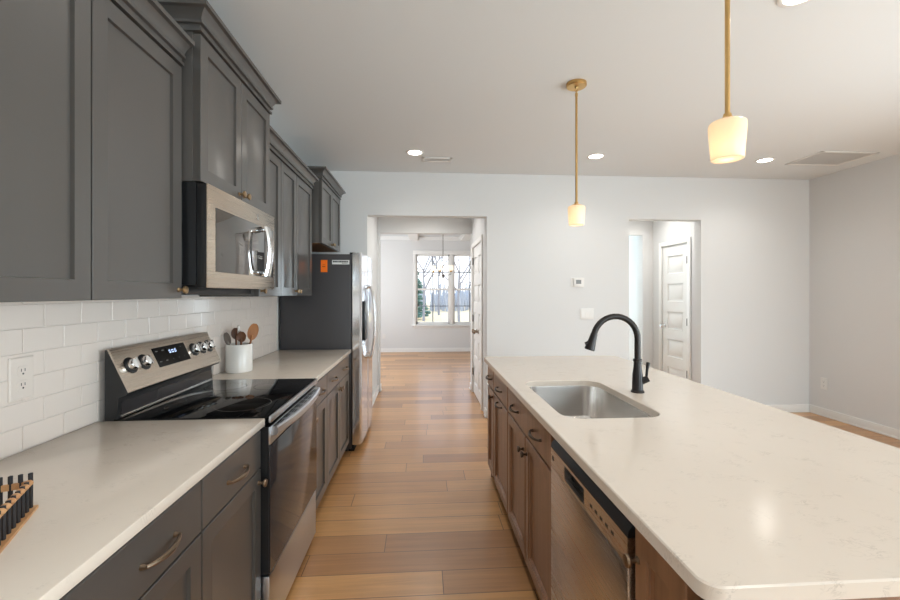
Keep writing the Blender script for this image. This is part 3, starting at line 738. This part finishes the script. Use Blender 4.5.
b = B(); b.box(mxf-.02, mxf+.0012, 2.262, 2.425, 1.492, 1.752, .001); b.build('control_glass', M['micglass'], t)
b = B()
loops = []
for k in range(13):
    u = -1+2*k/12; xx = mxf + .022 + .018*(1-u*u); zz = 1.622 + u*.128; hw = .030 - .004*(1-u*u)
    loops.append([(xx, 2.262-hw, zz), (xx+.010, 2.262-hw+.005, zz), (xx+.012, 2.262, zz), (xx+.010, 2.262+hw-.005, zz), (xx, 2.262+hw, zz)])
b.rings(loops)
for u in (-1, 1): b.box(mxf, mxf+.031, 2.234, 2.290, 1.622+u*.116-.012, 1.622+u*.116+.012, .004)
b.build('door_handle', M['chrome'], t)
b = B(); b.lathe((mxf-.0005, 2.20, 1.79), [(.0135, 0), (.0135, .002), (.0115, .0025), (.0105, .0012)], (1, 0, 0), 24); b.build('badge', M['chrome'], t)
b = B(); b.box(-1.16, -.95, my0+.03, my1-.03, mz0-.028, mz0+.012, .004); b.box(-.94, -.89, my0+.2, my1-.25, mz0+.004, mz0+.0115); b.build('vent_bottom', M['black'], t)

# ------------------------------------------------------------------ refrigerator
gy0, gy1 = 3.762, 4.64
t = thing('refrigerator', 'stainless side-by-side refrigerator with a dark grey side panel', 'refrigerator', (-.92, (gy0+gy1)/2, 0))
b = B(); b.box(XW+.02, -.622, gy0, gy1, .03, 1.747, .004); b.box(XW+.1, -.66, gy0+.03, gy1-.03, 0, .03); b.build('body', M['side'], t)
for ya in (gy0+.02, gy1-.09):
    b = B(); b.box(-.64, -.585, ya, ya+.07, 1.747, 1.765, .004); b.build('hinge_cover', M['black'], t)
b = B(); b.box(-.65, -.60, gy0+.02, gy1-.02, .005, .06); b.build('toe_grille', M['rubber'], t)
gs = 4.17
def fr_door(a, c):
    n = 14; loops = []
    fl, full = gy0, gy1
    def fx_(y): v = (y-gy0)/(gy1-gy0); return -.538 + .012*(1-(2*v-1)**2)
    back = -.612
    poly = []
    for k in range(n+1):
        y = a + (c-a)*k/n; e = min(y-a, c-y); rr = .012
        poly.append((fx_(y) - (rr - sqrt(max(0, rr*rr-(rr-min(e, rr))**2))), y))
    poly = [(back, a)] + poly + [(back, c)]
    b = B(); b.prism_z(poly, .065, 1.762); return b.build('door', M['steel_v'], t)
df = fr_door(gy0+.002, gs-.003); dq = fr_door(gs+.003, gy1-.002)
def fr_handle(y, par):
    b = B(); pts = []
    for k in range(25):
        u = -1+2*k/24; pts.append((-.500 + .040*(1-u*u)**.7, y, 1.125 + u*.345))
    b.tube(pts, .012, 10)
    for u in (-1, 1): b.tube([(-.535, y, 1.125+u*.335), (-.500, y, 1.125+u*.342)], [.016, .014], 10)
    b.build('handle', M['steel_v'], par)
fr_handle(gs-.04, df); fr_handle(gs+.045, dq)
b = B(); b.box(-.53, -.516, 3.87, 4.05, .97, 1.33, .006); dsp = b.build('dispenser', M['black'], df)
b = B(); b.box(-.517, -.514, 3.885, 4.035, 1.22, 1.31, .001); b.build('dispenser_panel', M['screen'], dsp)
b = B(); b.box(-.885, -.828, gy0-.002, gy0+.0005, 1.588, 1.695); og = tag(b.build('orange_sticker', M['orange']), 'small bright orange sticker on the refrigerator side', 'sticker')
b = B(); b.box(-.872, -.846, gy0-.0028, gy0-.0019, 1.632, 1.642); b.box(-.868, -.85, gy0-.0028, gy0-.0019, 1.652, 1.656)
M['dorange'] = plain('dark_orange_print', srgb(196, 80, 0), .6); b.build('print', M['dorange'], og)
b = B(); b.box(-.788, -.638, gy0-.002, gy0+.0005, 1.657, 1.695); wl = tag(b.build('white_label', M['paper']), 'long white printed label near the refrigerator side top', 'label')
b = B(); rnd = random.Random(2); x = -.78
while x < -.65:
    w = rnd.uniform(.006, .016)
    if not -.722 < x < -.71: b.box(x, x+w, gy0-.0028, gy0-.0019, 1.674, 1.688)
    x += w+.003
x = -.70
while x < -.655:
    w = rnd.uniform(.004, .010); b.box(x, x+w, gy0-.0028, gy0-.0019, 1.664, 1.670); x += w+.003
b.build('print', M['ink'], wl)

# ------------------------------------------------------------------ counter items
cx, cy = -1.142, 2.722
b = B(); b.lathe((cx, cy, .9142), [(.072, 0), (.077, .004), (.077, .170), (.0755, .173), (.072, .173), (.071, .170), (.071, .012), (.003, .010)], seg=40)
tag(b.build('utensil_crock', M['ceramic']), 'white ceramic crock holding utensils on the far left counter', 'crock')
def spoon(name, mat, label, foot, top, bw, bl, bt, face, cat='spoon', hr=.006, slot=False):
    f, tp = Vector(foot), Vector(top); d = (tp-f).normalized()
    side = d.cross(Vector(face)).normalized(); nrm = side.cross(d).normalized()
    m3 = Matrix((side, nrm, d)).transposed()
    t = thing(name, label, cat, foot, 'utensils in the crock')
    b = B(); b.tube([f, f+(tp-f)*.5, tp - d*bl*.4], [hr, hr*.9, hr*1.1], 10); b.build('handle', mat, t)
    b = B(); loops = []
    b.ellipsoid(tp, bw, bt, bl, m3, 18, 10); bb = b
    # hollow the front of the bowl
    for v in b.bm.verts:
        q = m3.transposed() @ (v.co - tp)
        if q.y > 0: v.co -= nrm * q.y * 1.5
    b.build('bowl', mat, t, 60)
zf = .930
spoon('wooden_spoon', M['spoonwood'], 'large light wooden spoon leaning right in the white crock', (cx+.022, cy+.020, zf), (cx+.074, cy+.024, 1.160), .034, .055, .012, (1, -1, .2))
spoon('wooden_spoon', M['darkspoon'], 'dark wooden spoon standing at the back left of the crock', (cx-.030, cy+.038, zf), (cx-.036, cy+.036, 1.148), .028, .038, .012, (.3, -1, .1))
spoon('wooden_spoon', M['darkspoon'], 'short dark wooden spoon just left of the large light spoon', (cx+.020, cy-.036, zf), (cx+.030, cy-.042, 1.135), .027, .034, .013, (.2, -1, .3))
M['dull'] = plain('dull_dark_metal', (.22, .19, .17, 1), .35, 1)
spoon('metal_spoon', M['dull'], 'dull metal spoon leaning left over the crock rim', (cx-.010, cy-.026, zf), (cx-.060, cy-.030, 1.122), .022, .042, .007, (-.3, -.6, 1), hr=.004)
t = thing('whisk', 'slim metal whisk handle standing upright in the crock', 'whisk', (cx-.004, cy+.002, zf), 'utensils in the crock')
b = B(); b.tube([(cx-.004, cy+.002, zf), (cx-.004, cy+.001, 1.12), (cx-.005, cy, 1.19)], [.004, .006, .007], 10); b.lathe((cx-.005, cy, 1.188), [(.008, 0), (.009, .006), (.006, .012), (.002, .014)], seg=12); b.build('handle', M['steel'], t)
b = B()
for k in range(4):
    a = pi*k/4; pts = []
    for j in range(13):
        u = j/12; w = .014*sin(pi*u)
        sg = 1
        pts.append((cx - .004 + w*cos(a), cy + .002 + w*sin(a), zf + .12*(1-abs(2*u-1)) + .002))
    b.tube(pts, .0012, 5)
b.build('wires', M['steel'], t)

# black-rod tray at the lower left
A0 = Vector((-.880, 1.022, .9142)); d1_ = Vector((.428, -.904, 0)).normalized(); d2_ = Vector((-.904, -.428, 0)).normalized()
Lf, Ls = .30, .20
t = thing('rod_basket', 'low black rod basket with wooden base and bead rim at the lower left', 'basket', tuple(A0 + d1_*Lf/2 + d2_*Ls/2))
def bx(b, o, e1, l1, e2, l2, z0, z1):
    p = [o, o+e1*l1, o+e1*l1+e2*l2, o+e2*l2]
    b.prism_z([(q.x, q.y) for q in p], z0, z1)
b = B(); bx(b, A0 - d1_*.004 - d2_*.004, d1_, Lf+.008, d2_, Ls+.008, .9142, .921); b.build('base', M['lightwood'], t)
posts = [A0 + d1_*(.008+.0235*k) + d2_*.006 for k in range(13)] + [A0 + d2_*(.006+.0165*k) + d1_*.008 for k in range(1, 12)] + [A0 + d2_*(Ls-.006) + d1_*(.008+.0235*k) for k in range(13)] + [A0 + d1_*(Lf-.008) + d2_*(.006+.0165*k) for k in range(1, 12)]
for i, q in enumerate(posts):
    top = .986 + (.014 if 13 <= i < 24 or i == 0 else 0.002)
    b = B(); b.box(q.x-.0033, q.x+.0033, q.y-.0033, q.y+.0033, .921, top, .001); b.build('rod', M['blackwood'], t)
def bead(p): b.lathe((p.x, p.y, .975), [(.0045, 0), (.0075, .003), (.0085, .006), (.0075, .009), (.0045, .012)], seg=14)
for row in (0, 1):
    b = B()
    for k in range(12): bead(A0 + d1_*(.0197+.0235*k) + d2_*(.006 if row == 0 else Ls-.006))
    b.build('bead_rim', M['lightwood'], t, 40)
b = B()
for e in (.008, Lf-.008):
    bx(b, A0 + d1_*(e-.003) + d2_*.006, d1_, .006, d2_, Ls-.012, .968, .982)
for e in (.006, Ls-.006): bx(b, A0 + d2_*(e-.002) + d1_*.008, d2_, .004, d1_, Lf-.016, .972, .976)
b.build('rail', M['lightwood'], t)

# ------------------------------------------------------------------ wall fittings
def outlet(label, c, n, pm):
    """duplex outlet; axis 'x' = plate faces along X"""
    t = thing('outlet', label, 'outlet', c)
    x, y, z = c; w, h = .040, .066
    b = B()
    b.rings([[(x+n*d, y-w+i, z-h+i), (x+n*d, y+w-i, z-h+i), (x+n*d, y+w-i, z+h-i), (x+n*d, y-w+i, z+h-i)] for i, d in ((0, 0), (0, .004), (.004, .007))]); b.build('plate', pm, t)
    for s in (-1, 1):
        b = B(); b.rings([[(x+n*d, y+a*(1-i), z+s*.022+e*(1-i)) for a, e in ((-.017, -.010), (-.011, -.016), (.011, -.016), (.017, -.010), (.017, .010), (.011, .016), (-.011, .016), (-.017, .010))] for i, d in ((0, .006), (0, .008), (.05, .009))]); r_ = b.build('receptacle', pm, t)
        b = B()
        for dy in (-.006, .006): b.box(x+n*.0085, x+n*.0093, y+dy-.0012, y+dy+.0012, z+s*.022-.001, z+s*.022+.008)
        b.lathe((x+n*.0085, y, z+s*.022-.008), [(.003, 0), (.003, .001)], (n, 0, 0), 10); b.build('slot', M['slot'], r_)
    return t
outlet('white duplex outlet on the tiled backsplash at the left', (XW+.0115, 1.392, 1.142), 1, M['ivory'])
outlet('white outlet low on the right-hand wall', (XR-.0005, 4.505, .372), -1, M['plastic'])
t = thing('thermostat', 'square white thermostat with grey screen on the back wall', 'thermostat', (1.762, YB-.001, 1.47))
b = B(); b.box(1.69, 1.845, YB-.006, YB-.0005, 1.47, 1.578, .002); b.box(1.715, 1.826, YB-.024, YB-.006, 1.478, 1.572, .004); b.build('case', M['plastic'], t)
b = B(); b.box(1.742, 1.802, YB-.0255, YB-.0235, 1.508, 1.552, .0005); b.build('screen', M['screen'], t)
t = thing('light_switch', 'white three-gang switch plate below the thermostat', 'switch', (1.877, YB-.001, 1.11))
b = B(); b.box(1.797, 1.957, YB-.006, YB-.0005, 1.105, 1.232, .002); b.build('plate', M['plastic'], t)
for k in range(3):
    xx = 1.831+.046*k; b = B(); b.prism_y([(xx-.016, 1.135), (xx+.016, 1.135), (xx+.016, 1.202), (xx-.016, 1.202)], YB-.0085, YB-.006); b.build('rocker', M['plastic'], t)
t = thing('outlet', 'white outlet low on the far dining-room wall', 'outlet', (-.9, DY-.001, .33))
b = B(); b.box(-.935, -.865, DY-.006, DY-.0005, .32, .435, .002); b.build('plate', M['plastic'], t)
for s in (-1, 1):
    b = B(); b.box(-.915, -.885, DY-.008, DY-.006, .3775+s*.022-.013, .3775+s*.022+.013, .002); b.build('receptacle', M['plastic'], t)

# ------------------------------------------------------------------ ceiling fittings
def vent(label, x0, x1, y0, y1, nsl, along='x', group=None):
    t = thing('ceiling_vent', label, 'vent', ((x0+x1)/2, (y0+y1)/2, H-.012), group)
    b = B(); w = .025; z0, z1 = H-.010, H-.0005
    b.box(x0, x1, y0, y0+w, z0, z1, .003); b.box(x0, x1, y1-w, y1, z0, z1, .003); b.box(x0, x0+w, y0, y1, z0, z1, .003); b.box(x1-w, x1, y0, y1, z0, z1, .003); b.build('frame', M['trim'], t)
    b = B(); b.box(x0+w, x1-w, y0+w, y1-w, H-.003, H-.0006); b.build('backing', M['slot2'], t)
    b = B(); n = nsl
    for k in range(n):
        yy = y0+w+(y1-y0-2*w)*(k+.5)/n; hw = (y1-y0-2*w)/n*.42
        b.rings([[(xx, yy-hw, H-.008), (xx, yy-hw+.001, H-.0088), (xx, yy+hw, H-.0062), (xx, yy+hw-.001, H-.0054)] for xx in (x0+w, x1-w)])
    b.build('slats', M['trim'], t)
M['slot2'] = plain('vent_shadow_grey', srgb(205, 202, 199), .8)
vent('small white ceiling register in front of the passage', 0.0, .30, 4.15, 4.28, 4)
vent('large white return grille in the ceiling corner at right', 3.76, 4.335, 3.72, 4.13, 16)
t0 = None
CG = 'recessed ceiling downlights'
def downlight(loc, label, en=None):
    global t0
    if t0: c = copy_tree(t0, loc, label)
    else:
        t0 = c = thing('downlight', label, 'ceiling light', loc, CG)
        b = B(); b.lathe(loc, [(.085, -.0005), (.085, -.004), (.078, -.007), (.066, -.006), (.062, -.002), (.062, -.0005)], seg=36); b.build('trim_ring', M['plastic'], t0)
        b = B(); b.lathe(loc, [(.0625, -.002), (.0625, -.004), (.03, -.0045)], seg=32); b.build('lens', M['candisc'], t0)
    l = bpy.data.lights.new('downlight_lamp', 'SPOT'); l.energy = en or CAN; l.color = (1, .96, .91); l.spot_size = R(150); l.spot_blend = .9; l.shadow_soft_size = .06
    lo = bpy.data.objects.new('downlight_lamp', l); C.objects.link(lo); lo.parent = c; lo.location = (0, 0, -.03)
    return c
CAN = 5.5
for loc, lab, en in (((-.066, 4.02, H), 'ceiling downlight nearest the small register', 10), ((1.696, 4.01, H), 'ceiling downlight between the two pendants near the back wall', 5),
                 ((3.444, 4.018, H), 'ceiling downlight beside the large return grille', 5), ((1.69, 1.775, H), 'ceiling downlight cut by the top edge, right of the near pendant', 5)):
    downlight(loc, lab, en)
for x, y, w, en in ((-.066, 1.81, 'over the aisle beside the range', 14), (3.444, 1.81, 'nearest the right wall beside the island', 5), (-.066, -.4, 'behind the camera on the left', 12), (1.69, -.4, 'behind the camera in the middle', 5), (3.444, -.4, 'behind the camera on the right', 5)):
    downlight((x, y, H), 'ceiling downlight out of frame ' + w, en)

downlight((.05, 5.4, H), 'unseen ceiling downlight added to brighten the passage to the dining room', 22)  # lamp not seen, added to brighten the passage
downlight((2.9, 5.4, H), 'unseen ceiling downlight added to brighten the small hall with the five-panel door', 30)  # lamp not seen, added to brighten the small hall
p0 = None; PEND = .22
def pendant(x, y, label):
    global p0
    if p0: c = copy_tree(p0, (x, y, H), label)
    else:
        p0 = c = thing('pendant_light', label, 'pendant light', (x, y, H), 'brass island pendants')
        def L_(n, m, bb): return bb.build(n, m, p0)
        b = B(); b.lathe((x, y, H), [(.063, -.0005), (.063, -.018), (.058, -.023), (.012, -.025), (.009, -.035)], seg=36); L_('canopy', M['brass'], b)
        b = B(); R0 = .010
        for k, ax in enumerate((0, 1)):
            pts = [(x + (R0*cos(a) if ax == 0 else 0), y + (R0*cos(a) if ax else 0), H-.042-k*.014 + R0*1.1*sin(a)) for a in [2*pi*j/16 for j in range(17)]]
            b.tube(pts, .0022, 6, False)
        L_('chain_link', M['brass'], b)
        b = B(); b.cyl((x, y, H-.064), (x, y, 1.975), .0075, seg=16); b.lathe((x, y, H-.085), [(.006, .0), (.009, .004), (.009, .022), (.004, .026)], seg=16); b.lathe((x, y, 1.962), [(.026, 0), (.026, .006), (.014, .012), (.011, .024), (.004, .026)], seg=20)
        rd = L_('rod', M['brass'], b)
        b = B()
        for a in (0, 2.1, 4.2): b.tube([(x+.03*cos(a), y+.03*sin(a), 1.964), (x+.042*cos(a), y+.042*sin(a), 1.964)], [.003, .004], 8)
        b.lathe((x, y, 1.960), [(.034, 0), (.036, .004), (.02, .006)], seg=24); b.build('shade_holder', M['brass'], p0)
        b = B(); b.lathe((x, y, 1.838), [(.0455, 0), (.0465, .002), (.0545, .106), (.053, .116), (.047, .1215), (.026, .122), (.026, .119), (.0455, .118), (.0505, .114), (.0515, .104), (.0435, .002)], seg=40); L_('shade', M['shade'], b)
        b = B(); b.ellipsoid((x, y, 1.888), .018, .018, .026, seg=16, rings_=10); b.cyl((x, y, 1.91), (x, y, 1.960), .011, seg=14); L_('bulb', M['bulb'], b)
    l = bpy.data.lights.new('pendant_lamp', 'POINT'); l.energy = PEND; l.color = (1, .82, .60); l.shadow_soft_size = .02
    lo = bpy.data.objects.new('pendant_lamp', l); C.objects.link(lo); lo.parent = c; lo.location = (0, 0, 1.858-H)
pendant(.984, 2.629, 'farther brass pendant hanging against the back wall, whole rod seen')
pendant(.986, 1.30, 'nearer brass pendant, larger, its rod cut by the top edge')

# dining chandelier
qx, qy = .400, 8.0
t = thing('chandelier', 'thin dark chandelier with white glass shades in the dining room', 'chandelier', (qx, qy, H))
b = B(); b.cyl((qx, qy, H-.001), (qx, qy, 1.70), .006, seg=8); b.lathe((qx, qy, H-.03), [(.06, .029), (.06, .012), (.01, 0)], seg=20); b.lathe((qx, qy, 1.70), [(.004, -.02), (.02, 0), (.02, .05), (.008, .07)], seg=14); b.build('stem', M['bronze'], t)
for a in (R(165), R(250), R(318)):
    ex, ey = qx+.19*cos(a), qy+.19*sin(a)
    b = B(); b.tube([(qx, qy, 1.745), (qx+.10*cos(a), qy+.10*sin(a), 1.735), (ex, ey, 1.755), (ex, ey, 1.80)], .005, 8); ar = b.build('arm', M['bronze'], t)
    b = B(); b.lathe((ex, ey, 1.795), [(.012, 0), (.022, .01), (.022, .03)], seg=14); b.build('socket', M['brass'], ar)
    b = B(); b.lathe((ex, ey, 1.822), [(.025, 0), (.045, .01), (.048, .10), (.046, .10), (.043, .012), (.02, .003)], seg=20); b.build('glass_shade', M['chshade'], ar)
